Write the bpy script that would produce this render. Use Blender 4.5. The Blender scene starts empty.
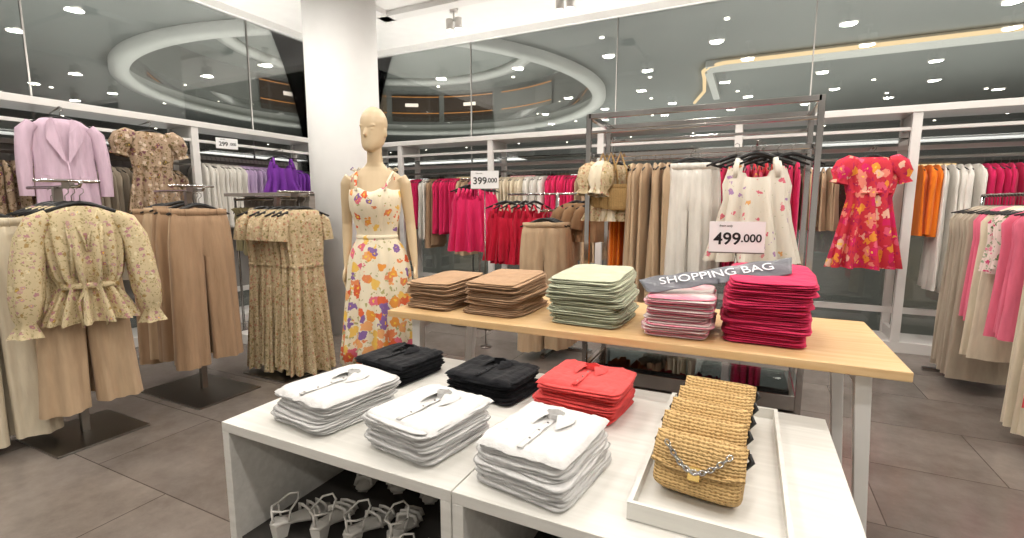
import bpy, math, random
from mathutils import Matrix, Vector, noise
random.seed(7)
R=random.uniform
sc=bpy.context.scene
PI=math.pi
# ------------------------------------------------------------------ materials
def hx(s):
    s=s.lstrip('#');o=[]
    for i in (0,2,4):
        c=int(s[i:i+2],16)/255
        o.append(c/12.92 if c<=.04045 else ((c+.055)/1.055)**2.4)
    return (*o,1)
def newmat(name):
    m=bpy.data.materials.new(name);m.use_nodes=True
    nt=m.node_tree;b=nt.nodes['Principled BSDF']
    return m,nt,b
def plain(name,col,rough=.5,metal=0,var=.06,scale=6,bump=0,emit=0,coat=0,alpha=1):
    m,nt,b=newmat(name);N=nt.nodes;L=nt.links
    c=hx(col)
    tc=N.new('ShaderNodeTexCoord');nz=N.new('ShaderNodeTexNoise');nz.inputs['Scale'].default_value=scale;nz.inputs['Detail'].default_value=4
    L.new(tc.outputs['Object'],nz.inputs['Vector'])
    r=N.new('ShaderNodeValToRGB');r.color_ramp.elements[0].position=.3;r.color_ramp.elements[1].position=.7
    r.color_ramp.elements[0].color=tuple(x*(1-var) for x in c[:3])+(1,)
    r.color_ramp.elements[1].color=tuple(min(1,x*(1+var)) for x in c[:3])+(1,)
    L.new(nz.outputs['Fac'],r.inputs['Fac']);L.new(r.outputs['Color'],b.inputs['Base Color'])
    b.inputs['Roughness'].default_value=rough;b.inputs['Metallic'].default_value=metal
    b.inputs['Alpha'].default_value=alpha
    if coat:b.inputs['Coat Weight'].default_value=coat
    if bump:
        bp=N.new('ShaderNodeBump');bp.inputs['Strength'].default_value=bump;bp.inputs['Distance'].default_value=.01
        L.new(nz.outputs['Fac'],bp.inputs['Height']);L.new(bp.outputs['Normal'],b.inputs['Normal'])
    if emit:
        b.inputs['Emission Color'].default_value=c;b.inputs['Emission Strength'].default_value=emit
    return m
def clothbump(nt,b,vec,st=.45,sc3=(14,14,3)):
    N=nt.nodes;L=nt.links
    mp=N.new('ShaderNodeMapping');mp.inputs['Scale'].default_value=sc3
    L.new(vec,mp.inputs['Vector'])
    n=N.new('ShaderNodeTexNoise');n.inputs['Scale'].default_value=1.6;n.inputs['Detail'].default_value=5
    L.new(mp.outputs['Vector'],n.inputs['Vector'])
    bp=N.new('ShaderNodeBump');bp.inputs['Strength'].default_value=st;bp.inputs['Distance'].default_value=.02
    L.new(n.outputs['Fac'],bp.inputs['Height']);L.new(bp.outputs['Normal'],b.inputs['Normal'])
    return n
def cloth(name,col,var=.1,st=.5,rough=.95,stripe=None,sc3=(16,16,3)):
    m,nt,b=newmat(name);N=nt.nodes;L=nt.links;c=hx(col)
    tc=N.new('ShaderNodeTexCoord')
    n=clothbump(nt,b,tc.outputs['Object'],st,sc3)
    r=N.new('ShaderNodeValToRGB')
    r.color_ramp.elements[0].position=.3;r.color_ramp.elements[1].position=.7
    r.color_ramp.elements[0].color=tuple(x*(1-var) for x in c[:3])+(1,)
    r.color_ramp.elements[1].color=tuple(min(1,x*(1+var)) for x in c[:3])+(1,)
    L.new(n.outputs['Fac'],r.inputs['Fac']);out=r.outputs['Color']
    if stripe:
        w=N.new('ShaderNodeTexWave');w.inputs['Scale'].default_value=stripe[1];w.bands_direction='Z';w.inputs['Distortion'].default_value=1.2
        L.new(tc.outputs['Object'],w.inputs['Vector'])
        mx=N.new('ShaderNodeMix');mx.data_type='RGBA'
        L.new(w.outputs['Fac'],mx.inputs[0]);L.new(out,mx.inputs[6]);mx.inputs[7].default_value=hx(stripe[0]);out=mx.outputs[2]
    L.new(out,b.inputs['Base Color'])
    b.inputs['Roughness'].default_value=rough;b.inputs['Sheen Weight'].default_value=.1
    b.inputs['Specular IOR Level'].default_value=.2
    return m
def floral(name,base,cols,scale=14,size=.42,leaf='5d7a3a',st=.4,leafsize=.3,zgrad=None):
    m,nt,b=newmat(name);N=nt.nodes;L=nt.links
    tc=N.new('ShaderNodeTexCoord')
    clothbump(nt,b,tc.outputs['Object'],st)
    nz=N.new('ShaderNodeTexNoise');nz.inputs['Scale'].default_value=scale*2.2
    L.new(tc.outputs['Object'],nz.inputs['Vector'])
    va=N.new('ShaderNodeVectorMath');va.operation='SCALE';va.inputs['Scale'].default_value=.9/scale
    L.new(nz.outputs['Color'],va.inputs[0])
    ad=N.new('ShaderNodeVectorMath');ad.operation='ADD'
    L.new(tc.outputs['Object'],ad.inputs[0]);L.new(va.outputs[0],ad.inputs[1])
    def vor(s):
        v=N.new('ShaderNodeTexVoronoi');v.inputs['Scale'].default_value=s;L.new(ad.outputs[0],v.inputs['Vector']);return v
    def lt(sock,t):
        q=N.new('ShaderNodeMath');q.operation='LESS_THAN'
        if isinstance(t,float):q.inputs[1].default_value=t
        else:L.new(t,q.inputs[1])
        L.new(sock,q.inputs[0]);return q.outputs[0]
    def mix(f,a,bb):
        mx=N.new('ShaderNodeMix');mx.data_type='RGBA';L.new(f,mx.inputs[0])
        if isinstance(a,tuple):mx.inputs[6].default_value=a
        else:L.new(a,mx.inputs[6])
        if isinstance(bb,tuple):mx.inputs[7].default_value=bb
        else:L.new(bb,mx.inputs[7])
        return mx.outputs[2]
    v1=vor(scale);v2=vor(scale*1.9)
    th1=float(size);th2=float(leafsize)
    if zgrad:
        sx=N.new('ShaderNodeSeparateXYZ');L.new(tc.outputs['Object'],sx.inputs[0])
        def mr(a,bv):
            q=N.new('ShaderNodeMapRange');q.inputs['From Min'].default_value=zgrad[0];q.inputs['From Max'].default_value=zgrad[1]
            q.inputs['To Min'].default_value=a;q.inputs['To Max'].default_value=bv;L.new(sx.outputs['Z'],q.inputs['Value']);return q.outputs[0]
        th1=mr(size,zgrad[2]);th2=mr(leafsize,zgrad[3])
    sp=N.new('ShaderNodeSeparateColor');L.new(v1.outputs['Color'],sp.inputs[0])
    cr=N.new('ShaderNodeValToRGB');cr.color_ramp.interpolation='CONSTANT'
    els=cr.color_ramp.elements
    k=len(cols)
    els[0].color=hx(cols[0]);els[0].position=0
    els[1].color=hx(cols[1%k]);els[1].position=1/k
    for i in range(2,k):
        e=els.new(i/k);e.color=hx(cols[i])
    L.new(sp.outputs[0],cr.inputs['Fac'])
    c=mix(lt(v2.outputs['Distance'],th2),hx(base),hx(leaf))
    c=mix(lt(v1.outputs['Distance'],th1),c,cr.outputs['Color'])
    c=mix(lt(v1.outputs['Distance'],size*.25),c,hx('f0c850'))
    L.new(c,b.inputs['Base Color']);b.inputs['Roughness'].default_value=.9;b.inputs['Specular IOR Level'].default_value=.2
    return m
M={}
M['white']=plain('white_laminate','e0deda',.45,var=.02)
M['paint']=plain('white_paint','e4e4e2',.7,var=.02)
M['ceil']=plain('ceiling_paint','ececea',.8,var=.02)
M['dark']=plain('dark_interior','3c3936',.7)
M['black']=plain('black_plastic','121212',.4)
M['steel']=plain('brushed_steel','8a8680',.3,metal=1,var=.05)
M['chrome']=plain('chrome','b4b2b0',.14,metal=1,var=.02)
M['skin']=plain('mannequin_cream','cfb894',.45,var=.02,coat=.2)
M['grey']=plain('grey_panel','8d8a86',.6,var=.1)
M['card']=plain('sign_card','eeeeee',.5,var=.01)
M['ink']=plain('sign_ink','151515',.6)
M['inkw']=plain('white_ink','e6e6ea',.6)
M['gold']=plain('gold_metal','d9b870',.22,metal=1)
M['sandal']=plain('sandal_leather','d9d6cf',.45,var=.04)
M['film']=plain('plastic_film','6c6e75',.28,alpha=.86,bump=.6,scale=30)
def woodmat(name,a,b_,sx=(1.2,14,14),rough=.45):
    m,nt,b=newmat(name);N=nt.nodes;L=nt.links
    tc=N.new('ShaderNodeTexCoord');mp=N.new('ShaderNodeMapping');mp.inputs['Scale'].default_value=sx
    L.new(tc.outputs['Object'],mp.inputs['Vector'])
    n=N.new('ShaderNodeTexNoise');n.inputs['Scale'].default_value=2.5;n.inputs['Detail'].default_value=8;n.inputs['Distortion'].default_value=.4
    L.new(mp.outputs['Vector'],n.inputs['Vector'])
    r=N.new('ShaderNodeValToRGB');r.color_ramp.elements[0].position=.35;r.color_ramp.elements[1].position=.68
    r.color_ramp.elements[0].color=hx(a);r.color_ramp.elements[1].color=hx(b_)
    L.new(n.outputs['Fac'],r.inputs['Fac']);L.new(r.outputs['Color'],b.inputs['Base Color'])
    b.inputs['Roughness'].default_value=rough
    return m
M['wood']=woodmat('birch_wood','cea976','dcbb8c')
M['whitewood']=woodmat('white_ash_laminate','d2d0c9','dfddd7')
M['greywood']=woodmat('grey_wood','7e7872','98928a',(1,1,14))
def floormat():
    m,nt,b=newmat('floor_tile');N=nt.nodes;L=nt.links
    tc=N.new('ShaderNodeTexCoord')
    br=N.new('ShaderNodeTexBrick');br.inputs['Scale'].default_value=1.0
    br.inputs['Brick Width'].default_value=1.2;br.inputs['Row Height'].default_value=.6
    br.inputs['Mortar Size'].default_value=.003;br.inputs['Mortar'].default_value=hx('58514b')
    br.inputs['Color1'].default_value=hx('7c746e');br.inputs['Color2'].default_value=hx('8e857e')
    br.offset=.5
    L.new(tc.outputs['Object'],br.inputs['Vector'])
    n=N.new('ShaderNodeTexNoise');n.inputs['Scale'].default_value=1.6;n.inputs['Detail'].default_value=10;n.inputs['Roughness'].default_value=.72
    L.new(tc.outputs['Object'],n.inputs['Vector'])
    r=N.new('ShaderNodeValToRGB');r.color_ramp.elements[0].position=.32;r.color_ramp.elements[1].position=.7
    r.color_ramp.elements[0].color=(.5,.48,.46,1);r.color_ramp.elements[1].color=(1,1,1,1)
    L.new(n.outputs['Fac'],r.inputs['Fac'])
    mx=N.new('ShaderNodeMix');mx.data_type='RGBA';mx.blend_type='MULTIPLY';mx.inputs[0].default_value=1
    L.new(br.outputs['Color'],mx.inputs[6]);L.new(r.outputs['Color'],mx.inputs[7])
    L.new(mx.outputs[2],b.inputs['Base Color']);b.inputs['Roughness'].default_value=.2
    return m
M['floor']=floormat()
def glassmat(name,tint,refl=.09,rough=.0):
    m=bpy.data.materials.new(name);m.use_nodes=True;nt=m.node_tree;N=nt.nodes;L=nt.links
    N.clear();o=N.new('ShaderNodeOutputMaterial');t=N.new('ShaderNodeBsdfTransparent');g=N.new('ShaderNodeBsdfGlossy')
    t.inputs[0].default_value=hx(tint);g.inputs['Roughness'].default_value=rough
    fr=N.new('ShaderNodeFresnel');fr.inputs[0].default_value=1.5
    ad=N.new('ShaderNodeMath');ad.operation='ADD';ad.inputs[1].default_value=refl;ad.use_clamp=True
    L.new(fr.outputs[0],ad.inputs[0])
    mx=N.new('ShaderNodeMixShader');L.new(ad.outputs[0],mx.inputs[0]);L.new(t.outputs[0],mx.inputs[1]);L.new(g.outputs[0],mx.inputs[2])
    L.new(mx.outputs[0],o.inputs[0]);return m
M['glass']=glassmat('clear_glass','ebecea',.03)
def emis(name,col,s):
    m=bpy.data.materials.new(name);m.use_nodes=True;nt=m.node_tree;N=nt.nodes
    N.clear();o=N.new('ShaderNodeOutputMaterial');e=N.new('ShaderNodeEmission');e.inputs[0].default_value=hx(col);e.inputs[1].default_value=s
    nt.links.new(e.outputs[0],o.inputs[0]);return m
M['lamp']=emis('lamp_white','fff6e8',10)
M['cove']=emis('cove_warm','ffe0b0',1.6)
M['amber']=emis('amber_strip','f0a860',1.0)
def straw():
    m,nt,b=newmat('straw_weave');N=nt.nodes;L=nt.links
    tc=N.new('ShaderNodeTexCoord')
    ws=[]
    for d,s_ in (('X',26),('Z',44)):
        w=N.new('ShaderNodeTexWave');w.bands_direction=d;w.inputs['Scale'].default_value=s_;w.inputs['Distortion'].default_value=3.5
        w.inputs['Detail'].default_value=3;w.inputs['Detail Scale'].default_value=3
        L.new(tc.outputs['Object'],w.inputs['Vector']);ws.append(w)
    mu=N.new('ShaderNodeMath');mu.operation='MULTIPLY_ADD';L.new(ws[0].outputs['Fac'],mu.inputs[0]);mu.inputs[1].default_value=.4;L.new(ws[1].outputs['Fac'],mu.inputs[2])
    r=N.new('ShaderNodeValToRGB');r.color_ramp.elements[0].color=hx('94703c');r.color_ramp.elements[1].color=hx('dab57a');r.color_ramp.elements[1].position=.75
    L.new(mu.outputs[0],r.inputs['Fac']);L.new(r.outputs['Color'],b.inputs['Base Color'])
    bp=N.new('ShaderNodeBump');bp.inputs['Strength'].default_value=.8;bp.inputs['Distance'].default_value=.006
    L.new(mu.outputs[0],bp.inputs['Height']);L.new(bp.outputs['Normal'],b.inputs['Normal']);b.inputs['Roughness'].default_value=.8
    return m
M['straw']=straw()
C={}
for k,v in dict(white='e0dcd4',cream='d8ccb4',beige='bca284',tan='a5886c',dtan='8c6d50',olive='7d7456',hot='d42a5e',mag='c62458',red='b81a34',pink='df7088',coral='e2545a',
        lilac='bda6c8',purple='7a3aa0',orange='e27a24',blk='17181c',sage='b8bf9e',stone='aca08e',mauve='ccb2c2',palepink='e6bcc0').items():
    C[k]=cloth('fabric_'+k,v)
C['blkfold']=cloth('jersey_black','141519',sc3=(7,7,9),st=.9)
C['whitefold']=cloth('cotton_white','d6d5d3',var=.04,st=.9,sc3=(7,7,9))
C['coralfold']=cloth('cotton_coral','e05250',sc3=(7,7,9),st=.8)
C['hotfold']=cloth('cotton_hot_pink','d4325c',sc3=(9,9,9),st=.8)
C['sagefold']=cloth('cotton_sage','bfc2a8',sc3=(9,9,9),st=.8)
C['tanfold']=cloth('cotton_tan','b29070',sc3=(9,9,9),st=.8)
C['stripefold']=cloth('cotton_pink_stripe','de7c90',stripe=('e9e0da',22),sc3=(9,9,9))
F={}
F['dress']=floral('floral_summer_print','e8dcc2',['dc6844','e69a48','8868a0','de7084','eac064','e08a5c','e8a870'],14,.54,'b0aa74',zgrad=(.4,1.4,.32,.14),leafsize=.34)
F['blouse']=floral('floral_yellow_print','cebd98',['b48488','a88c5c','c09a94','dccfac'],34,.34,'a4966c')
F['brown']=floral('floral_brown_print','a8917a',['704852','80644a','cdbaa6','6a5a3e'],24,.4,'6f6440')
F['gown']=floral('floral_beige_print','c4b08e',['a87c60','b88a78','d8caac','8c8058'],36,.36,'908660')
F['tank']=floral('floral_white_print','e6ded0',['dd7484','e2a868','b08ab8','e09498'],15,.25,'b8b890',leafsize=.1)
F['redfl']=floral('floral_red_print','cc3a48',['e2943c','d42c64','e6b8a0','b82c4c','e0607a','e48a78'],12,.48,'b02a54')
F['pinkfl']=floral('floral_pink_print','e2cec6',['cc4670','dc8098','70805a'],16,.35,'90a080')

# ------------------------------------------------------------------ mesh builder
class MB:
    def __init__(s):
        s.v=[];s.f=[];s.m=[];s.s=[];s.mats=[];s.M=Matrix()
    def mi(s,mat):
        if mat not in s.mats:s.mats.append(mat)
        return s.mats.index(mat)
    def av(s,pts):
        b=len(s.v)
        for p in pts:s.v.append(tuple(s.M@Vector(p)))
        return b
    def af(s,f,mat,sm):
        s.f.append(f);s.m.append(s.mi(mat));s.s.append(sm)
    def box(s,a,b,mat):
        x0,y0,z0=a;x1,y1,z1=b
        k=s.av([(x0,y0,z0),(x1,y0,z0),(x1,y1,z0),(x0,y1,z0),(x0,y0,z1),(x1,y0,z1),(x1,y1,z1),(x0,y1,z1)])
        for q in ((0,3,2,1),(4,5,6,7),(0,1,5,4),(1,2,6,5),(2,3,7,6),(3,0,4,7)):
            s.af(tuple(k+i for i in q),mat,False)
    def loft(s,rings,mat,cap=True,closed=True,sm=True):
        n=len(rings[0]);ks=[s.av(r) for r in rings]
        for a,b in zip(ks,ks[1:]):
            for i in range(n if closed else n-1):
                j=(i+1)%n
                s.af((a+i,a+j,b+j,b+i),mat,sm)
        if cap:
            s.af(tuple(ks[0]+i for i in range(n))[::-1],mat,sm)
            s.af(tuple(ks[-1]+i for i in range(n)),mat,sm)
    def tube(s,pts,rad,mat,seg=10,cap=True,up=None,amp=0,k=5):
        pts=[Vector(p) for p in pts]
        if not isinstance(rad,(list,tuple)):rad=[rad]*len(pts)
        rings=[];t0=(pts[1]-pts[0]).normalized()
        nrm=Vector(up) if up else (Vector((0,0,1)) if abs(t0.z)<.9 else Vector((0,1,0)))
        for i,p in enumerate(pts):
            a=pts[max(i-1,0)];b=pts[min(i+1,len(pts)-1)]
            t=(b-a).normalized()
            nrm=(nrm-t*nrm.dot(t)).normalized();bi=t.cross(nrm)
            r=rad[i];r1,r2=(r if isinstance(r,tuple) else (r,r))
            rg=[]
            for j in range(seg):
                an=2*PI*j/seg;q=1+amp*math.sin(k*an+i*.4)*(i/max(1,len(pts)-1))
                rg.append(p+nrm*math.cos(an)*r1*q+bi*math.sin(an)*r2*q)
            rings.append(rg)
        s.loft(rings,mat,cap)
    def cyl(s,a,b,r,mat,seg=16):s.tube([a,b],r,mat,seg)
    def sell(s,c,abc,e1,e2,mat,nx=36,ny=10,nz=0,nscale=6,seed=0,zf=.35):
        sg=lambda w,e:math.copysign(abs(w)**e,w)
        rings=[]
        for j in range(ny+1):
            ph=-PI/2+PI*(j+.001)/(ny+.002)
            rg=[]
            for i in range(nx):
                an=2*PI*i/nx
                x=abc[0]*sg(math.cos(ph),e1)*sg(math.cos(an),e2)
                y=abc[1]*sg(math.cos(ph),e1)*sg(math.sin(an),e2)
                z=abc[2]*sg(math.sin(ph),e1)
                if nz:
                    nv=noise.noise_vector(Vector((x*nscale+seed,y*nscale,z*nscale+seed*1.7)))
                    x+=nv.x*nz;y+=nv.y*nz;z+=nv.z*nz*zf
                rg.append((c[0]+x,c[1]+y,c[2]+z))
            rings.append(rg)
        s.loft(rings,mat)
    def obj(s,name,bevel=0,parent=None,solid=0):
        me=bpy.data.meshes.new(name);me.from_pydata(s.v,[],s.f)
        for m in s.mats:me.materials.append(m)
        me.polygons.foreach_set('material_index',s.m);me.polygons.foreach_set('use_smooth',s.s);me.update()
        o=bpy.data.objects.new(name,me);sc.collection.objects.link(o)
        if bevel:
            b=o.modifiers.new('b','BEVEL');b.width=bevel;b.segments=2;b.limit_method='ANGLE'
        if solid:
            b=o.modifiers.new('s','SOLIDIFY');b.thickness=solid
        if parent:o.parent=parent
        return o
def empty(name,loc=(0,0,0)):
    e=bpy.data.objects.new(name,None);sc.collection.objects.link(e);e.empty_display_size=.1
    return e
def T(x,y,z,rz=0,rx=0,ry=0):
    return Matrix.Translation((x,y,z))@Matrix.Rotation(rz,4,'Z')@Matrix.Rotation(rx,4,'X')@Matrix.Rotation(ry,4,'Y')
def text(name,body,size,mat,Mx,parent,ext=.0006,bold=True):
    cu=bpy.data.curves.new(name,'FONT');cu.body=body;cu.size=size;cu.align_x='CENTER';cu.align_y='CENTER';cu.extrude=ext
    if bold:cu.offset=size*.018
    cu.materials.append(mat)
    o=bpy.data.objects.new(name,cu);sc.collection.objects.link(o);o.matrix_world=Mx
    if parent:o.parent=parent
    return o
# ------------------------------------------------------------------ garments (origin = hook on rail, hang -z, width x, front -y)
def ring(cx,cy,z,a,b,n=36,amp=0,k=9,ph=0,dz=0):
    o=[]
    for i in range(n):
        an=2*PI*i/n
        q=amp*math.sin(k*an+ph)+amp*.5*math.sin((k*2-3)*an+ph*2.3)
        o.append((cx+a*math.cos(an)*(1+q*.2),cy+b*math.sin(an)*(1+q*2.2),z+dz*math.sin(an)))
    return o
def hanger(mb,mat=None):
    mat=mat or M['black']
    mb.tube([(0,0,-.07),(0,0,-.03),(.018,0,-.012),(.018,0,.006),(0,0,.014),(-.012,0,.004)],.0025,M['steel'],6)
    mb.tube([(-.2,0,-.135),(-.12,0,-.105),(-.04,0,-.075),(0,0,-.068),(.04,0,-.075),(.12,0,-.105),(.2,0,-.135)],[(.006,.005),(.01,.006),(.012,.006),(.012,.006),(.012,.006),(.01,.006),(.006,.005)],mat,8)
def g_body(mb,mat,L,w,b=.05,waist=.9,hem=1.2,amp=.25,k=9,neck=.09,vneck=.0):
    ph=R(0,6);z0=-.085
    lv=[(z0,neck,.02,0),(z0-.012,neck+.03,.03,0),(z0-.04,w*.8,.04,.0),(z0-.065,w,.045,.05),(-.25,w*1.0,b,.1),(-.25-(L-.3)*.25,w*waist,b*.9,amp*.5)]
    zt=-.25-(L-.3)*.25
    for i in range(1,8):
        q=i/7;lv.append((zt+(-L-zt)*q,w*(waist+(hem-waist)*q),b*(1+.5*q),amp*(.5+.9*q)))
    mb.loft([ring(0,0,z,a,d,56,am,k,ph+z) for z,a,d,am in lv],mat,False)
def sleeve(mb,mat,sx,pts,rad,amp=.12):
    mb.tube([(sx*p[0],p[1],p[2]) for p in pts],rad,mat,20,False,up=(0,1,0),amp=amp,k=5)
def g_blouse(mb,mat):
    hanger(mb)
    ph=1.
    lv=[(-.09,.06,.03,0),(-.105,.1,.035,0),(-.13,.15,.042,.03),(-.16,.175,.05,.05),(-.26,.17,.06,.12),(-.36,.165,.062,.2),(-.46,.145,.055,.35),(-.5,.125,.042,.4),(-.53,.12,.042,.4),(-.58,.145,.052,.4),(-.66,.18,.06,.4),(-.72,.2,.068,.4)]
    mb.loft([ring(0,0,z,a,d,64,am,13,ph+z*3) for z,a,d,am in lv],mat,False)
    for s in (1,-1):
        sleeve(mb,mat,s,[(.13,0,-.135),(.18,0,-.17),(.215,-.01,-.26),(.235,-.02,-.4),(.25,-.03,-.55),(.262,-.03,-.66),(.265,-.03,-.69),(.268,-.03,-.76)],[(.035,.035),(.05,.055),(.055,.062),(.06,.066),(.06,.066),(.045,.05),(.028,.034),(.052,.062)],.28)
        mb.tube([(s*.02,-.05,-.52),(s*.06,-.07,-.6),(s*.05,-.07,-.74)],[(.004,.012)]*3,mat,6)
        mb.tube([(s*.065,-.02,-.095),(s*.045,-.045,-.16),(s*.012,-.064,-.25),(0,-.062,-.33)],.006,mat,6)
        mb.tube([(s*.07,-.04,-.18),(s*.06,-.06,-.3),(s*.07,-.05,-.46)],[(.003,.01)]*3,mat,6)
    mb.tube([(-.12,-.038,-.515),(0,-.055,-.515),(.12,-.038,-.515)],[(.016,.01)]*3,mat,8)
def g_pants(mb,mat,L,w=.2,top=-.1,hang=True,flare=1.0,b=.036):
    if hang:hanger(mb)
    ph=R(0,6);z=top;sg=lambda v:-1 if v<0 else 1
    def qf(c,zz,am,s):return am*math.sin(10*c+ph+zz*1.2+s)+am*.6*math.sin(23*c+ph*2+s*2)
    lobe=lambda u:math.sqrt(max(0,1-((abs(u)-.5)/.5)**2))**.75
    lv=[(z,.86,.55,0,.02),(z-.045,.88,.65,0,.04),(z-.05,.9,.75,.02,.1),(z-.1,.94,.9,.06,.12),(z-.16,.97,1.05,.15,.13),(z-.22,1.0,1.15,.32,.14),(z-.28,1.01,1.2,.6,.14),(z-.33,1.015,1.22,1,.14)]
    n=80;rr=[]
    for zz,a,bb,nt_,am in lv:
        o=[]
        for i in range(n):
            an=2*PI*i/n;c=math.cos(an);s=math.sin(an)
            cr_=1+.15*nt_*math.exp(-((abs(c)-.5)/.07)**2)
            y=b*bb*((1-nt_)*abs(s)**.8+nt_*lobe(c))*(1+qf(c,zz,am,sg(s)))*sg(s)*cr_
            o.append((w*a*c,y,zz))
        rr.append(o)
    mb.loft(rr,mat,False)
    zc=z-.322
    for sd in (-1,1):
        rr=[];n2=40
        for i in range(9):
            q=i/8;zz=zc+(-L-zc)*q;a=1.013+.12*q*flare;bb=1.215+.4*q;am=.14+.12*q
            hw=.498-.035*math.sin(q*PI*.5)
            o=[]
            for j in range(n2):
                an=2*PI*j/n2;c=(.5+.02*q+hw*math.cos(an))*sd;s=math.sin(an)
                y=b*bb*abs(s)**.75*(1+qf(c,zz,am,sg(s)))*sg(s)*(1+.15*math.exp(-((abs(c)-.5)/.07)**2))
                o.append((w*a*c,y,zz+.012*sd*q))
            if sd<0:o=o[::-1]
            rr.append(o)
        mb.loft(rr,mat,False)
    mb.loft([ring(0,0,q,w*.885,b*.66+.003,40,.02,7,ph) for q in (z+.003,z-.04)],mat)
    for s in (-1,1):mb.tube([(s*w*.5,-b*.7,z+.004),(s*w*.5,-b*.72,z-.045)],[(.004,.003)]*2,mat,6)
def g_tank(mb,mat,L=.55,w=.19,ruffle=False,flare=1.2):
    hanger(mb);ph=R(0,6)
    n=56;rings=[]
    lv=[(-.2,w*.82,.045,.02),(-.26,w,.055,.1),(-.36,w*.95,.06,.18)]+[(-.36+(-L+.36)*i/6,w*(.95+(flare-.95)*i/6),.06+.01*i/6,.2+.04*i) for i in range(1,7)]
    for j,(z,a,d,am) in enumerate(lv):
        rg=ring(0,0,z,a,d,n,am,11,ph+z)
        if j==0:
            rg=[(x,y,zz+.035*math.cos(2*math.atan2(y/d,x/a)*1)*.6+.03*(abs(x)/a>.45)) for x,y,zz in rg]
        rings.append(rg)
    mb.loft(rings,mat,False)
    for s in (1,-1):
        for yy in (-.04,.04):
            mb.tube([(s*.105,yy*.2,-.1),(s*.115,yy,-.16),(s*.12,yy,-.22)],[(.014,.004)]*3,mat,8,up=(1,0,0))
    if ruffle:
        for zz in (-.24,):
            mb.loft([ring(0,0,zz,w*.98,.056,n,.1,12,1),ring(0,0,zz-.07,w*1.1,.078,n,.3,12,1.3)],mat,False)
def g_puffdress(mb,mat,L=.75,w=.19):
    hanger(mb);g_body(mb,mat,L,w*.88,.055,.8,1.3,.35,11,.1)
    for s in (1,-1):
        sleeve(mb,mat,s,[(.12,0,-.12),(.165,0,-.125),(.205,0,-.16),(.235,0,-.22),(.24,0,-.27),(.25,0,-.31)],[(.03,.04),(.055,.07),(.07,.085),(.068,.08),(.042,.05),(.055,.065)],.3)
    mb.loft([ring(0,0,-.38,w*.74,.054,40,.1,9,1),ring(0,0,-.405,w*.73,.053,40,.1,9,1)],mat)
def g_tee(mb,mat,L=.6,w=.21,long=False):
    hanger(mb);g_body(mb,mat,L,w,.045,.95,1.05,.15,7,.1)
    for s in (1,-1):
        if long:sleeve(mb,mat,s,[(.17,0,-.14),(.22,0,-.2),(.24,-.01,-.35),(.25,-.02,-.52),(.25,-.02,-.7)],[(.04,.045),(.048,.055),(.045,.05),(.043,.046),(.04,.043)],.08)
        else:sleeve(mb,mat,s,[(w*.8,0,-.14),(w+.01,0,-.18),(w+.04,0,-.26),(w+.05,0,-.31)],[(.045,.05),(.055,.06),(.05,.06),(.05,.06)],.08)
def g_blazer(mb,mat,L=.78):
    g_tee(mb,mat,L,.2,True)
    for s in (1,-1):
        k=mb.av([(s*.06,-.035,-.08),(s*.1,-.055,-.12),(s*.115,-.065,-.25),(s*.02,-.075,-.42),(s*.005,-.07,-.44),(s*.03,-.055,-.2)])
        mb.af((k,k+1,k+2,k+3,k+4,k+5) if s>0 else (k+5,k+4,k+3,k+2,k+1,k),mat,False)
        mb.box((s*.12-.05,-.075,-.58),(s*.12+.05,-.065,-.54),mat)
    mb.tube([(0,-.073,-.42),(.01,-.08,-.6),(.0,-.08,-L)],.004,mat,6)
def g_side(mb,mat,L,w=.2,t=.022,kind=0):
    ph=R(0,6);am=.18
    lv=[(-.075,.06,t*.35),(-.09,.1,t*.5),(-.13,w*.85,t*.8),(-.18,w,t),(-.3,w*.95,t*1.1)]
    z0=-.3
    for i in range(1,6):
        q=i/5;lv.append((z0+(-L-z0)*q,w*(.95+.12*q),t*(1.1+.35*q)))
    cx=R(-.012,.012);tl=R(-.03,.03)
    mb.loft([[(x,y*(1.0),z) for x,y,z in ring(cx,tl*j/8,z,a,b,22,am*min(1,j/3),5,ph+z*2)] for j,(z,a,b) in enumerate(lv)],mat,False)
    mb.tube([(0,0,-.08),(0,0,-.02),(.015,0,0),(0,0,.014)],.0022,M['steel'],5)
    mb.tube([(-w*.95,0,-.13),(0,0,-.072),(w*.95,0,-.13)],.005,M['black'],5)
def row(mb,p0,p1,z,items):
    tot=sum(i[1] for i in items);d=Vector(p1)-Vector(p0);ang=math.atan2(d.y,d.x);k=0
    for it in items:
        mat,n,L=it[:3];kind=it[3] if len(it)>3 else 0;w=it[4] if len(it)>4 else .2
        for i in range(n):
            q=(k+.5)/tot;k+=1
            if mat is None:continue
            p=Vector(p0)+d*q
            mb.M=T(p.x,p.y,z,ang+PI/2+R(-.12,.12))
            g_side(mb,mat if not isinstance(mat,list) else random.choice(mat),L+R(-.04,.03),w*R(.92,1.03),min(.034,d.length/tot*.5),kind)
    mb.M=Matrix()

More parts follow.
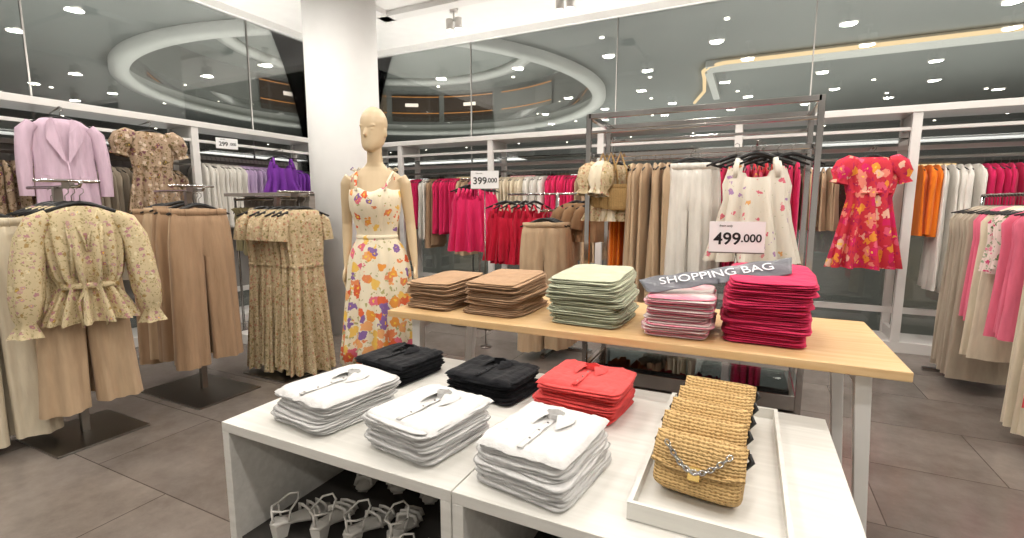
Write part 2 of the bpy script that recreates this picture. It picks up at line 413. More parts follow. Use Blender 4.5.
# ------------------------------------------------------------------ room shell
def simple(name,a,b,mat,bevel=0,parent=None):
    mb=MB();mb.box(a,b,mat);return mb.obj(name,bevel,parent)
simple('floor',(-5.75,-4,-.1),(6,6.15,0),M['floor'])
simple('floor_mall',(-45,-10,-.25),(30,50,-.12),plain('mall_floor','9c9a96',.25,var=.1))
mb=MB();mb.box((-5.65,-4,3.66),(6,6.1,3.85),M['ceil'])
mb.obj('ceiling')
mb=MB()
for a,b in (((-4.2,3.2,3.6),(-1.6,3.35,3.66)),((-4.2,4.9,3.6),(-1.6,5.05,3.66)),((-4.2,3.2,3.6),(-4.05,5.05,3.66)),((-1.75,3.2,3.6),(-1.6,5.05,3.66))):
    mb.box(a,b,M['paint'])
mb.obj('trim_ceiling_coffer')
simple('wall_right',(6,-4,0),(6.15,6.1,3.66),M['paint'])
simple('wall_rear',(-5.65,-4.15,0),(6,-4,3.66),M['paint'])
mb=MB();xs=[-5.65,-3.6,-1.55,.5,2.55,4.6,6]
for a,b in zip(xs,xs[1:]):mb.box((a+.006,6.09,0),(b-.006,6.102,3.66),M['glass'])
mb.obj('window_1')
mb=MB();ys=[-4,-2,0,2.1,4.2,6.09]
for a,b in zip(ys,ys[1:]):mb.box((-5.66,a+.006,0),(-5.648,b-.006,3.66),M['glass'])
mb.obj('window_2')
mb=MB()
for x in xs[1:-1]:mb.box((x-.006,6.085,0),(x+.006,6.107,3.66),M['grey'])
for y in ys[1:-1]:mb.box((-5.665,y-.006,0),(-5.643,y+.006,3.66),M['grey'])
mb.box((-5.65,6.04,3.58),(6,6.12,3.66),M['ceil']);mb.box((-5.7,-4,3.58),(-5.6,6.1,3.66),M['ceil'])
mb.obj('trim_glazing')
mb=MB();mb.tube([(-3.93,4.0,0),(-3.93,4.0,3.5)],.365,M['paint'],64);mb.tube([(-3.93,4.0,3.5),(-3.93,4.0,3.66)],.385,M['paint'],64)
mb.obj('column')

# ------------------------------------------------------------------ mall beyond the glass
mc=plain('mall_ceiling_paint','7d827e',.8,var=.08,scale=.3)
mc2=plain('mall_ceiling_recess','868b86',.8,var=.05,scale=.3)
ml=plain('mall_ceiling_light','c6c8c2',.8,var=.04,scale=.3)
md=plain('mall_dark','4a3c30',.6,var=.2,scale=.5)
mg=plain('mall_facade','858782',.6,var=.12,scale=.4)
cx,cy,r0,ZR=-18.,21.5,11.5,10.
mb=MB();n=96
ringin=[(cx+r0*math.cos(2*PI*i/n),cy+r0*math.sin(2*PI*i/n)) for i in range(n)]
def sq(i):
    a=2*PI*i/n;c,s=math.cos(a),math.sin(a);k=40/max(abs(c),abs(s));return (cx+c*k,cy+s*k)
mb.loft([[(x,y,7.0) for x,y in ringin],[(*sq(i),7.0) for i in range(n)]],mc,False)
k=mb.av([(x,y,ZR) for x,y in ringin]);mb.af(tuple(range(k,k+n)),mc2,False)
mb.obj('ceiling_mall')
def circ(r,z):return [(cx+r*math.cos(2*PI*i/n),cy+r*math.sin(2*PI*i/n),z) for i in range(n)]
def arc(r,z,d0,d1,m_=30):return [(cx+r*math.cos(math.radians(d0+(d1-d0)*i/m_)),cy+r*math.sin(math.radians(d0+(d1-d0)*i/m_)),z) for i in range(m_+1)]
mb=MB()
mb.loft([circ(r0,7),circ(r0,7.5)],ml,False)
mb.loft([circ(r0+.02,7.5),circ(r0+.02,ZR)],mg,False)
for d0,d1,mt in ((88,108,md),(110,128,md),(130,150,plain('mall_shop_beige','8a7a66')),(155,175,md),(60,84,mg)):
    mb.loft([arc(r0-.1,7.7,d0,d1),arc(r0-.1,9.7,d0,d1)],mt,False,False)
    for z in (8.3,9.5):mb.loft([arc(r0-.16,z,d0,d1),arc(r0-.16,z+.06,d0,d1)],M['amber'],False,False)
for d0 in (95,118,162):
    mb.loft([arc(r0-.2,8.8,d0,d0+5,8),arc(r0-.2,9.05,d0,d0+5,8)],emis('upper_sign_%d'%d0,'fff0e0',2.0),False,False)
mb.loft([circ(r0-.3,7.5),circ(r0-.3,8.0)],M['glass'],False)
mb.obj('mall_upper_gallery')
mb=MB();mb.loft([circ(r0+.15,6.98),circ(r0+.15,6.7),circ(r0-.5,6.7),circ(r0-.5,6.98),circ(r0+.15,6.98)],ml,False)
mb.loft([circ(8.2,ZR-.02),circ(8.2,ZR-.4),circ(7.6,ZR-.4),circ(7.6,ZR-.02),circ(8.2,ZR-.02)],ml,False)
mb.obj('trim_ceiling_ring')
mb=MB();mb.box((-1.9,21.35,6.75),(30,22.4,6.98),ml)
mb.box((-2.0,22.4,6.75),(-1.7,28,6.98),ml);mb.obj('trim_mall_soffit')
mb=MB();mb.tube([(30,21.25,6.8),(0,21.25,6.8),(-1.2,21.25,6.8),(-1.75,21.5,6.8),(-2.05,22.2,6.8),(-2.1,23.5,6.8),(-2.3,26,6.8),(-3.0,28.6,6.8)],.075,M['cove'],8)
mb.obj('cove_light_strip')
mb=MB()
for x in range(-40,26,5):
    for y in range(12,44,5):
        if (x-cx)**2+(y-cy)**2<(r0+.8)**2:continue
        xx=x+R(-1,1);yy=y+R(-1,1)
        if 20.9<yy<22.8 and xx>-3:continue
        if (xx-cx)**2+(yy-cy)**2<(r0+.5)**2:continue
        mb.cyl((xx,yy,6.96),(xx,yy,6.99),.075,M['lamp'],12)
for i in range(10):
    a=i*PI/5;mb.cyl((cx+9.9*math.cos(a),cy+9.9*math.sin(a),ZR-.06),(cx+9.9*math.cos(a),cy+9.9*math.sin(a),ZR-.02),.1,M['lamp'],12)
mb.obj('mall_downlights')
mb=MB()
mb.box((-45,44,-.12),(30,44.4,7),plain('mall_wall','8f918d',.7,var=.1,scale=.2))
mb.box((-45.4,-10,-.12),(-45,44,7),plain('mall_wall2','85867f',.7,var=.1,scale=.2))
mb.obj('wall_mall')
mb=MB()
for i,x in enumerate(range(-34,24,6)):
    mb.box((x,42,-.12),(x+5.4,43.9,4.2),[md,ml,md,plain('shop_%d'%i,['6b5a48','9a948c','5a4a40'][i%3],.5)][i%4])
    mb.box((x+.3,41.9,3.5),(x+5.1,42,3.6),M['cove'])
    mb.box((x+1.5,41.85,3.75),(x+4,41.95,4.05),emis('shop_sign_%d'%i,['ffffff','ffd9a0','ffb0b0'][i%3],2.0))
mb.obj('mall_storefronts')
# ------------------------------------------------------------------ back wall shelving
def shelving(name,horizontal,c,posts,side):
    mb=MB()
    def B(u0,u1,d0,d1,z0,z1,mat):
        d0,d1=sorted((c+side*d0,c+side*d1))
        if horizontal=='x':mb.box((u0,d0,z0),(u1,d1,z1),mat)
        else:mb.box((d0,u0,z0),(d1,u1,z1),mat)
    for i,p in enumerate(posts):
        B(p-.035,p+.035,0,.05,.1,2.15,M['white']);B(p-.035,p+.035,.38,.42,.1,2.15,M['white'])
        B(p-.02,p+.02,.05,.38,2.02,2.15,M['white']);B(p-.02,p+.02,.05,.38,.1,.2,M['white'])
    a,b=posts[0],posts[-1]
    B(a-.035,b+.035,-.01,.43,2.15,2.21,M['white'])
    B(a,b,0,.42,0,.1,M['white'])
    B(a,b,.36,.4,1.86,1.9,M['white']);B(a,b,.37,.4,.3,.36,M['white'])
    B(a,b,.02,.05,2.0,2.03,M['white'])
    for p,q in zip(posts,posts[1:]):B(p+.04,q-.04,.05,.4,1.93,1.942,M['glass'])
    B(a,b,.19,.215,1.765,1.79,M['steel'])
    o=mb.obj(name,.003);return o
e=empty('clothes_shelving_unit')
o=shelving('frame','x',5.45,[-4.95,-4.37,-2.96,-1.55,-.14,1.27,2.68,4.1],1);o.parent=e
mb=MB()
row(mb,(-4.3,5.65,0),(-3.02,5.65,0),1.78,[(C['mag'],4,.75),(C['white'],3,.9),(C['tan'],3,1.0),(C['hot'],8,.8),(C['beige'],4,1.1),(C['mag'],6,.85)])
row(mb,(-2.9,5.65,0),(-1.6,5.65,0),1.78,[(C['cream'],7,.8),(C['white'],6,.9),(C['hot'],8,.8),(C['beige'],5,1.1)])
row(mb,(-1.5,5.65,0),(-.2,5.65,0),1.78,[(C['hot'],5,.7),(F['gown'],5,.7),(C['tan'],6,1.1),(C['cream'],5,1.2),(C['mag'],6,.9)])
row(mb,(-.08,5.65,0),(.75,5.65,0),1.78,[(C['mag'],5,1.2),(C['tan'],6,.7),(C['beige'],5,.65)])
row(mb,(1.34,5.65,0),(2.6,5.65,0),1.78,[(C['orange'],3,.72),(C['white'],5,1.2),(C['mag'],15,1.38)])
row(mb,(2.75,5.65,0),(4.0,5.65,0),1.78,[(C['mag'],8,1.3),(C['hot'],8,.9),(C['cream'],6,1.1)])
row(mb,(-4.9,5.65,0),(-4.42,5.65,0),1.78,[(F['gown'],5,1.2),(C['beige'],4,1.2)])
mb.obj('garments',0,e)
mb=MB();mb.M=T(.95,5.30,1.85,.25);g_puffdress(mb,F['redfl'],1.06,.25)
mb.M=Matrix();mb.tube([(.95,5.44,1.84),(.95,5.30,1.85)],.006,M['steel'],8);mb.obj('floral_red_dress')

e=empty('clothes_shelving_unit')
o=shelving('frame','y',-5.2,[-.6,.9,3.2,4.75],-1);o.parent=e
mb=MB()
mb.box((-5.62,-.6,.3),(-5.6,4.75,1.9),M['grey'])
mb.obj('back_panel',0,e)
mb=MB()
row(mb,(-5.4,.95,0),(-5.4,3.1,0),1.78,[(C['mauve'],8,.9),(F['brown'],10,1.0),(C['stone'],12,1.1),(F['brown'],8,1.0)])
row(mb,(-5.4,3.3,0),(-5.4,4.65,0),1.88,[(C['white'],9,.8),(C['lilac'],7,.7),(C['white'],4,.8),(C['purple'],6,.7)])
row(mb,(-5.4,-.5,0),(-5.4,.85,0),1.78,[(C['beige'],9,1.0),(C['white'],9,.9)])
mb.obj('garments',0,e)
mb=MB();mb.M=T(-5.03,2.03,2.12,PI/2-.15);g_blazer(mb,C['mauve'],.92)
mb.M=Matrix();mb.tube([(-5.19,2.03,2.09),(-5.02,2.03,2.13)],.006,M['steel'],8);mb.obj('lilac_blazer')
mb=MB();mb.M=T(-5.03,2.68,2.1,PI/2-.1);g_puffdress(mb,F['brown'],1.05,.22)
mb.M=Matrix();mb.tube([(-5.19,2.68,2.09),(-5.02,2.68,2.11)],.006,M['steel'],8);mb.obj('floral_brown_dress')
mb=MB();mb.M=T(-5.04,4.1,2.0,PI/2-.2);g_tank(mb,C['purple'],.5,.18)
mb.M=Matrix();mb.tube([(-5.19,4.1,1.99),(-5.03,4.1,2.01)],.006,M['steel'],8);mb.obj('purple_top')

# ------------------------------------------------------------------ T-stand racks at left
def tstand(name,x0,x1,y,ztop,base,gfun,px=None):
    e=empty(name)
    mb=MB();(bx0,by0),(bx1,by1)=base;px=px if px is not None else (bx0+bx1)/2
    mb.box((bx0,by0,0),(bx1,by1,.012),M['steel'])
    mb.box((px-.015,y-.02,.012),(px+.015,y+.02,ztop),M['steel'])
    mb.tube([(x0,y,ztop),(x1,y,ztop),(x1+.02,y,ztop+.02)],.009,M['chrome'],10)
    mb.tube([(x1-.08,y-.13,ztop+.03),(x1-.08,y+.13,ztop+.03)],.008,M['chrome'],10)
    mb.tube([(x1-.16,y-.13,ztop+.03),(x1-.16,y+.13,ztop+.03)],.008,M['chrome'],10)
    mb.box((x1-.165,y-.012,ztop-.01),(x1-.075,y+.012,ztop+.04),M['steel'])
    mb.obj('frame',.002,e)
    mb=MB();gfun(mb);mb.M=Matrix();mb.obj('garments',0,e)
    return e
def ga(mb):
    for i in range(3):
        mb.M=T(-3.66+i*.08,1.38+R(-.02,.02),1.43,PI/2+R(-.1,.1));g_pants(mb,C['beige'],1.2,.19,-.4,False,1.2)
    mb.M=T(-3.36,1.36,1.43,PI/2-.2);g_pants(mb,C['beige'],1.22,.2,-.4,False,1.5,.042)
    for x in (-3.58,-3.5,-3.42,-3.35):
        mb.M=T(x,1.36,1.43,PI/2+R(-.1,.1));g_body(mb,F['blouse'],.7,.16,.04);hanger(mb)
    mb.M=T(-3.26,1.36,1.43,PI/2-.3);g_blouse(mb,F['blouse'])
    for i in range(3):
        mb.M=T(-3.58-i*.08,1.07,1.38,PI/2-.2);g_pants(mb,C['cream'],1.32,.19)
tstand('clothing_rack',-3.85,-3.25,1.36,1.45,((-3.75,1.13),(-3.25,1.58)),ga)
def gb(mb):
    for i in range(6):
        mb.M=T(-3.88+i*.098,2.1+R(-.035,.035),1.43+R(-.01,.01),PI/2+R(-.25,.12)-.1);g_pants(mb,C['tan'] if i%3!=1 else C['beige'],1.2+R(-.05,.03),.205,-.1,True,.9)
tstand('clothing_rack',-3.95,-3.38,2.1,1.45,((-3.9,1.85),(-3.2,2.3)),gb)
def gc(mb):
    for i in range(6):
        mb.M=T(-3.5+i*.085,2.66+R(-.02,.02),1.4,PI/2+R(-.2,.1)-.15)
        hanger(mb);g_body(mb,F['gown'],1.35+R(-.04,.02),.15,.042,.85,1.2,.35,11,.09)
        for s in (1,-1):sleeve(mb,F['gown'],s,[(.12,0,-.14),(.16,0,-.18),(.175,0,-.26),(.18,0,-.32)],[(.035,.035),(.042,.045),(.042,.045),(.042,.045)],.2)
        mb.loft([ring(0,0,-.5,.134,.044,40,.1,9,1),ring(0,0,-.53,.134,.044,40,.1,9,1)],F['gown'])
tstand('clothing_rack',-3.6,-3.02,2.66,1.42,((-3.6,2.44),(-3.1,2.88)),gc)
mb=MB()
mb.box((-4.5,3.2,0),(-3.6,3.26,1.45),M['greywood']);mb.box((-4.5,2.99,1.43),(-3.6,3.26,1.46),M['greywood'])
for i in range(10):mb.box((-4.5,3.19,.06+i*.135),(-3.6,3.2,.175+i*.135),M['greywood'])
mb.box((-4.5,3.0,0),(-3.6,3.2,.1),M['white'])
mb.obj('slat_partition',.003)
e=empty('clothing_rack')
mb=MB()
for x in (-4.5,-3.63):mb.cyl((x,3.1,.1),(x,3.1,1.42),.012,M['chrome'])
mb.cyl((-4.5,3.1,1.4),(-3.63,3.1,1.4),.012,M['chrome']);mb.obj('frame',0,e)
mb=MB();row(mb,(-4.45,3.1,0),(-3.7,3.1,0),1.4,[(C['olive'],4,.5,0,.08),(F['gown'],5,.5,0,.08),(C['stone'],5,.6,0,.08)]);mb.obj('garments',0,e)

# ------------------------------------------------------------------ centre chrome gondola rack
e=empty('clothing_rack')
mb=MB();X0,X1,Y0,Y1,ZT=-1.08,.35,3.5,4.05,2.0
w=.018
for x in (X0,X1):
    for y in (Y0,Y1):mb.box((x-w,y-w,0),(x+w,y+w,ZT),M['chrome'])
    mb.box((x-w,Y0,ZT-.036),(x+w,Y1,ZT),M['chrome']);mb.box((x-w,Y0,.1),(x+w,Y1,.13),M['chrome'])
for y in (Y0,Y1):
    mb.box((X0,y-w,ZT-.036),(X1,y+w,ZT),M['chrome']);mb.box((X0,y-.01,1.86),(X1,y+.01,1.88),M['chrome'])
for y in (3.62,3.95):mb.box((X0,y-.008,1.70),(X1,y+.008,1.73),M['chrome'])
mb.box((X0,Y0,.02),(X1,Y1,.12),M['chrome'])
mb.box((X0+.05,Y0+.05,.12),(X1-.05,Y1-.05,.14),M['glass'])
mb.obj('frame',.003,e)
mb=MB()
for i in range(3):
    mb.M=T(-1.0+i*.05,3.68,1.73,PI/2-.2-R(0,.3));g_puffdress(mb,C['cream'] if i%2 else F['gown'],.5,.12)
# woven bags hung on the rail
for i,(x,yaw_) in enumerate(((-.99,.5),(-.93,.35),(-.86,.25))):
    mb.M=T(x,3.56,1.715,yaw_)
    mb.sell((0,0,-.30-.01*i),(.085,.032,.085),.45,.4,M['straw'],32,10,.004,12,i)
    mb.loft([[(math.cos(2*PI*k/24)*.086,math.sin(2*PI*k/24)*.034,z_) for k in range(24)] for z_ in (-.235,-.215)],M['straw'],False)
    for yy in (-.02,.02):
        mb.tube([(-.055,yy,-.24),(-.045,yy,-.12),(-.012,yy*.6,-.02),(0,0,.012),(.012,yy*.6,-.02),(.045,yy,-.12),(.055,yy,-.24)],.005,M['straw'],8)
row(mb,(-.8,3.62,0),(-.5,3.62,0),1.72,[(C['beige'],6,1.08,0,.17)])
row(mb,(-1.0,3.95,0),(-.2,3.95,0),1.72,[(C['orange'],6,1.45,0,.17),(F['redfl'],8,1.4,0,.17),(C['tan'],5,.8,0,.17)])
row(mb,(-.2,3.95,0),(.3,3.95,0),1.72,[(C['hot'],5,.9,0,.17),(F['redfl'],4,1.3,0,.17),(C['hot'],4,1.0,0,.17)])
mb.M=T(-.38,3.56,1.73,.1);g_pants(mb,C['white'],.92,.15,-.1)
mb.M=T(-.33,3.64,1.73,.2);g_pants(mb,C['white'],.9,.15,-.1)
for x in (-.1,-.02,.06,.14,.22):
    mb.M=T(x,3.6,1.74,PI/2-R(.7,1.3));hanger(mb)
mb.M=T(.02,3.44,1.74,.1);g_tank(mb,F['tank'],.75,.19,False,1.4)
mb.M=T(.04,3.52,1.73,.15);g_tank(mb,F['tank'],.72,.19)
mb.M=Matrix();mb.tube([(.02,3.62,1.72),(.02,3.4,1.74)],.007,M['chrome'],8)
mb.obj('garments',0,e)

# ------------------------------------------------------------------ 4-way rack behind mannequin
e=empty('clothing_rack')
mb=MB();cx4,cy4=-1.58,4.2
mb.box((cx4-.35,cy4-.02,0),(cx4+.35,cy4+.02,.03),M['chrome']);mb.box((cx4-.02,cy4-.35,0),(cx4+.02,cy4+.35,.03),M['chrome'])
mb.cyl((cx4,cy4,0),(cx4,cy4,1.45),.018,M['chrome'])
mb.cyl((cx4-.5,cy4,1.45),(cx4+.5,cy4,1.45),.01,M['chrome']);mb.cyl((cx4,cy4-.4,1.3),(cx4,cy4+.3,1.3),.01,M['chrome'])
mb.obj('frame',0,e)
mb=MB()
for i in range(4):
    mb.M=T(cx4-.5+i*.09,cy4,1.45,R(1.0,1.3));g_tank(mb,C['red'],.65,.16)
mb.M=T(cx4-.48,cy4-.1,1.45,.4);g_tank(mb,C['red'],.62,.18)
for i in range(5):
    mb.M=T(cx4+.02,cy4-.38+i*.07,1.3,.3+R(-.1,.1));g_pants(mb,C['beige'],1.2,.2)
for i in range(3):
    mb.M=T(cx4+.2+i*.1,cy4-.05,1.45,.5);g_tee(mb,C['dtan'],.42,.15)
mb.obj('garments',0,e)
e=empty('clothing_rack')
mb=MB();mb.box((-2.95,4.5,0),(-2.45,4.9,.012),M['steel']);mb.cyl((-2.7,4.72,.01),(-2.7,4.72,1.62),.015,M['chrome']);mb.cyl((-2.7,4.75,1.62),(-2.7,4.35,1.62),.01,M['chrome']);mb.obj('frame',0,e)
mb=MB()
for i in range(4):
    mb.M=T(-2.62,4.38+i*.08,1.62,.35+R(-.1,.1));g_tank(mb,C['hot'],.75,.19)
mb.obj('garments',0,e)

# ------------------------------------------------------------------ right side rack
e=empty('clothing_rack')
mb=MB();RX=1.6;RZ=1.42
for y in (3.2,4.95):
    mb.cyl((RX,y,0),(RX,y,RZ),.014,M['chrome']);mb.box((RX-.25,y-.015,0),(RX+.25,y+.015,.03),M['chrome'])
mb.cyl((RX,3.2,RZ),(RX,4.95,RZ),.013,M['chrome']);mb.obj('frame',0,e)
mb=MB()
row(mb,(RX,3.28,0),(RX,4.88,0),RZ,[(C['coral'],4,1.15,0,.2),(C['cream'],6,1.34,0,.2),(C['pink'],4,.85,0,.23),(F['pinkfl'],4,.5,0,.23),(C['cream'],3,1.1,0,.22),(C['pink'],4,.85,0,.22),(C['stone'],9,1.3,0,.22)])
mb.obj('garments',0,e)

# ------------------------------------------------------------------ tables
def whitetable(x0,x1):
    e=empty('display_table')
    mb=MB();y0,y1,z=1.03,2.0,.58;t=.035
    mb.box((x0,y0,z-t),(x1,y1,z),M['whitewood'])
    mb.box((x0,y0,0),(x0+t,y1,z-t),M['whitewood']);mb.box((x1-t,y0,0),(x1,y1,z-t),M['whitewood'])
    mb.obj('carcass',.002,e)
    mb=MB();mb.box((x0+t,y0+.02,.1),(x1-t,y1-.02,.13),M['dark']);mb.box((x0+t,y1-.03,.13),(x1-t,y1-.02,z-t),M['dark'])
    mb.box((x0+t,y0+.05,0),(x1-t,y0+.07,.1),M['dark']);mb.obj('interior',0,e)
whitetable(-1.66,-.687);whitetable(-.683,.29)
e=empty('wooden_table')
mb=MB();mb.box((-1.69,1.97,.765),(.52,2.76,.8),M['wood']);mb.obj('top',.004,e)
mb=MB()
for sx,x in ((-1,-1.57),(1,.40)):
    for y,yo in ((2.08,.0),(2.66,.0)):
        a=.026
        top=[(x-a,y-a,.765),(x+a,y-a,.765),(x+a,y+a,.765),(x-a,y+a,.765)]
        fx=x+sx*.05;fy=y+(.03 if y<2.3 else -.02)
        bot=[(fx-a*.75,fy-a*.75,0),(fx+a*.75,fy-a*.75,0),(fx+a*.75,fy+a*.75,0),(fx-a*.75,fy+a*.75,0)]
        mb.loft([bot,top],M['white'],True,True,False)
    mb.box((x-.02,2.08,.70),(x+.02,2.66,.762),M['white'])
mb.obj('legs',.003,e)

# ------------------------------------------------------------------ folded stacks (soft, uneven layers)
def stack(name,x,y,z,w,d,n,th,mat,rot=0,collar=False,jit=.012,tilt=0):
    mb=MB();zz=z+.004
    for i in range(n):
        s=R(0,50);jx,jy=R(-jit,jit),R(-jit,jit);q=R(.93,1.03)
        a=tilt*i/n
        mb.M=T(x+jx,y+jy,zz+math.sin(a)*d/2*.95,rot+R(-.06,.06),a,R(-.012,.012) if i else 0)
        h=th/3
        zf=.12 if i==0 else .3
        mb.sell((0,0,h*.55),(w/2*q,d/2*q,h*.62),.7,.25,mat,56,8,.011,11,s,zf)
        mb.sell((R(-.006,.006),-.003,h*1.5),(w/2*q*.985,d/2*q*.99,h*.62),.7,.25,mat,56,8,.013,12,s+9,zf)
        mb.sell((R(-.008,.008),.004,h*2.4),(w/2*q*.965,d/2*q*.97,h*.62),.7,.28,mat,56,8,.014,11,s+21,zf)
        zz+=th*.95
    if collar:
        mb.M=T(x,y,zz-.007,rot)
        # softly crumpled top layer with folded-back sleeves under it
        n1,n2=30,30;g=[];sd=R(0,20)
        for a in range(n1+1):
            u=-1+2*a/n1;rr=[]
            for b in range(n2+1):
                v=-1+2*b/n2
                e_=max(abs(u),abs(v));fall=max(0,(e_-.86)/.14)
                px=u*w*.485*(1-.03*v*v);py=v*d*.485*(1-.03*u*u)
                nv=noise.noise(Vector((px*16+sd,py*11,sd)))
                n3=noise.noise(Vector((px*38+sd,py*24,sd+4)))
                zz_=.013+.0055*nv+.002*n3-.015*fall**2
                zz_+=.004*math.exp(-((abs(u)-.62-.06*v)/.05)**2)       # sleeve fold ridge
                rr.append((px+.003*nv,py+.003*n3,zz_))
            g.append(rr)
        mb.loft(g,mat,False,False)
        cy=d*.2
        g=[];m_=22
        for k in range(m_+1):
            t=k/m_;an=math.radians(-58+ (296)*t)
            c,s_=math.cos(an),math.sin(an)
            tip=math.exp(-(min(t,1-t)/.13)**2)
            rr=[]
            for v in range(5):
                f_=v/4;ra=.030+.032*f_;rb=.021+.026*f_
                rr.append((c*ra*(1-.1*tip)+math.copysign(.008*tip*f_,c),cy+s_*rb-.038*tip*f_,.031-.014*f_*f_+.002*math.sin(k*1.3)))
            g.append(rr)
        mb.loft(g,mat,False,False)
        mb.loft([[(math.cos(2*PI*k/20)*.030,cy+math.sin(2*PI*k/20)*.021,h_) for k in range(20)] for h_ in (.012,.031)],mat,False)
        pts=[(.002*math.sin(t*3),-d*.44+t*(cy+d*.37)/6,.0165+.0015*math.sin(t*2)) for t in range(7)]
        mb.tube(pts,[(.0018,.010)]*7,mat,8)
        for k in range(4):
            yy=cy-.05-k*.055
            if yy>-d*.42:mb.cyl((0,yy,.0175),(0,yy,.0205),.0035,M['grey'] if mat is not C['blkfold'] else M['black'],10)
    mb.M=Matrix()
    return mb.obj(name)
stack('folded_white_shirts',-1.34,1.28,.58,.30,.36,5,.023,C['whitefold'],-.12,True)
stack('folded_white_shirts',-.91,1.26,.58,.30,.34,5,.023,C['whitefold'],-.12,True)
stack('folded_white_shirts',-.50,1.25,.58,.29,.34,5,.025,C['whitefold'],-.1,True)
stack('folded_black_shirts',-1.41,1.72,.58,.31,.3,3,.03,C['blkfold'],-.1,True)
stack('folded_black_shirts',-.93,1.73,.58,.33,.28,3,.03,C['blkfold'],-.08,True)
stack('folded_coral_shirts',-.52,1.72,.58,.32,.3,5,.026,C['coralfold'],-.05,True)
stack('folded_tan_trousers',-1.50,2.26,.8,.3,.4,6,.024,C['tanfold'],-.05,tilt=.07)
stack('folded_tan_trousers',-1.13,2.28,.8,.32,.42,7,.024,C['tanfold'],-.05,tilt=.08)
stack('folded_sage_trousers',-.66,2.28,.8,.35,.42,9,.024,C['sagefold'],-.02,tilt=.09)
stack('folded_striped_shirts',-.25,2.22,.8,.27,.36,8,.022,C['stripefold'],.03,tilt=.04)
stack('folded_pink_shirts',.085,2.3,.8,.32,.44,10,.026,C['hotfold'],.0,tilt=.08)
# ------------------------------------------------------------------ shopping bag lying over the stacks
e=empty('plastic_shopping_bag')
A=Vector((-.40,2.13,1.0));B_=Vector((.17,2.30,1.10))
ex=(B_-A).normalized();ez=Vector((0,-.5,.86));ez=(ez-ex*ez.dot(ex)).normalized();ey=ez.cross(ex)
BM=Matrix((( ex.x,ey.x,ez.x,(A.x+B_.x)/2),(ex.y,ey.y,ez.y,(A.y+B_.y)/2),(ex.z,ey.z,ez.z,(A.z+B_.z)/2),(0,0,0,1)))
Ld=(B_-A).length
mb=MB();mb.M=BM;rg=[]
nx_=40
for i in range(nx_+1):
    q=i/nx_;xx=(q-.5)*Ld;wd=.05+.004*math.sin(q*11)+.008*q
    rr=[]
    for j in range(16):
        an=2*PI*j/16
        rr.append((xx+.02*math.cos(an)*(1 if q>.5 else -.6),wd*math.cos(an),.006*math.sin(an)+.003*math.sin(q*30+math.cos(an)*4)))
    rg.append(rr)
mb.loft(rg,M['film']);mb.M=Matrix();mb.obj('film',0,e)
text('lettering','SHOPPING BAG',.066,M['inkw'],BM@Matrix.Translation((.0,0,.0115)),e,bold=False)
# ------------------------------------------------------------------ price signs
def sign(name,x,y,z0,z1,wd,body,rz,foot):
    e=empty(name);mb=MB();mb.M=T(x,y,0,rz)
    mb.box((-wd/2,-.004,z0),(wd/2,.004,z1),M['card'])
    mb.box((-wd/2,-.006,z0-.006),(wd/2,.006,z0),M['steel'])
    if foot is not None:
        mb.cyl((0,0,foot+.002),(0,0,z0),.005,M['steel'])
        mb.cyl((0,0,foot+.002),(0,0,foot+.008),.05,M['steel'])
    mb.M=Matrix();mb.obj('card',0,e)
    hh=(z1-z0)
    text('price',body,hh*.55,M['ink'],T(x,y,0,rz)@T(-wd*.17,-.0052,z0+hh*.42)@Matrix.Rotation(PI/2,4,'X'),e)
    text('price_decimals','.000',hh*.36,M['ink'],T(x,y,0,rz)@T(wd*.26,-.0052,z0+hh*.45)@Matrix.Rotation(PI/2,4,'X'),e)
    text('caption','from only',hh*.1,M['ink'],T(x,y,0,rz)@T(-wd*.2,-.0052,z0+hh*.86)@Matrix.Rotation(PI/2,4,'X'),e,bold=False)
sign('price_sign',-.05,2.62,1.12,1.27,.25,'499',.12,.8)
sign('price_sign',-2.2,3.95,1.50,1.66,.26,'399',.3,0.0)
sign('price_sign',-5.1,3.47,1.95,2.06,.22,'299',PI/2-.2,None)

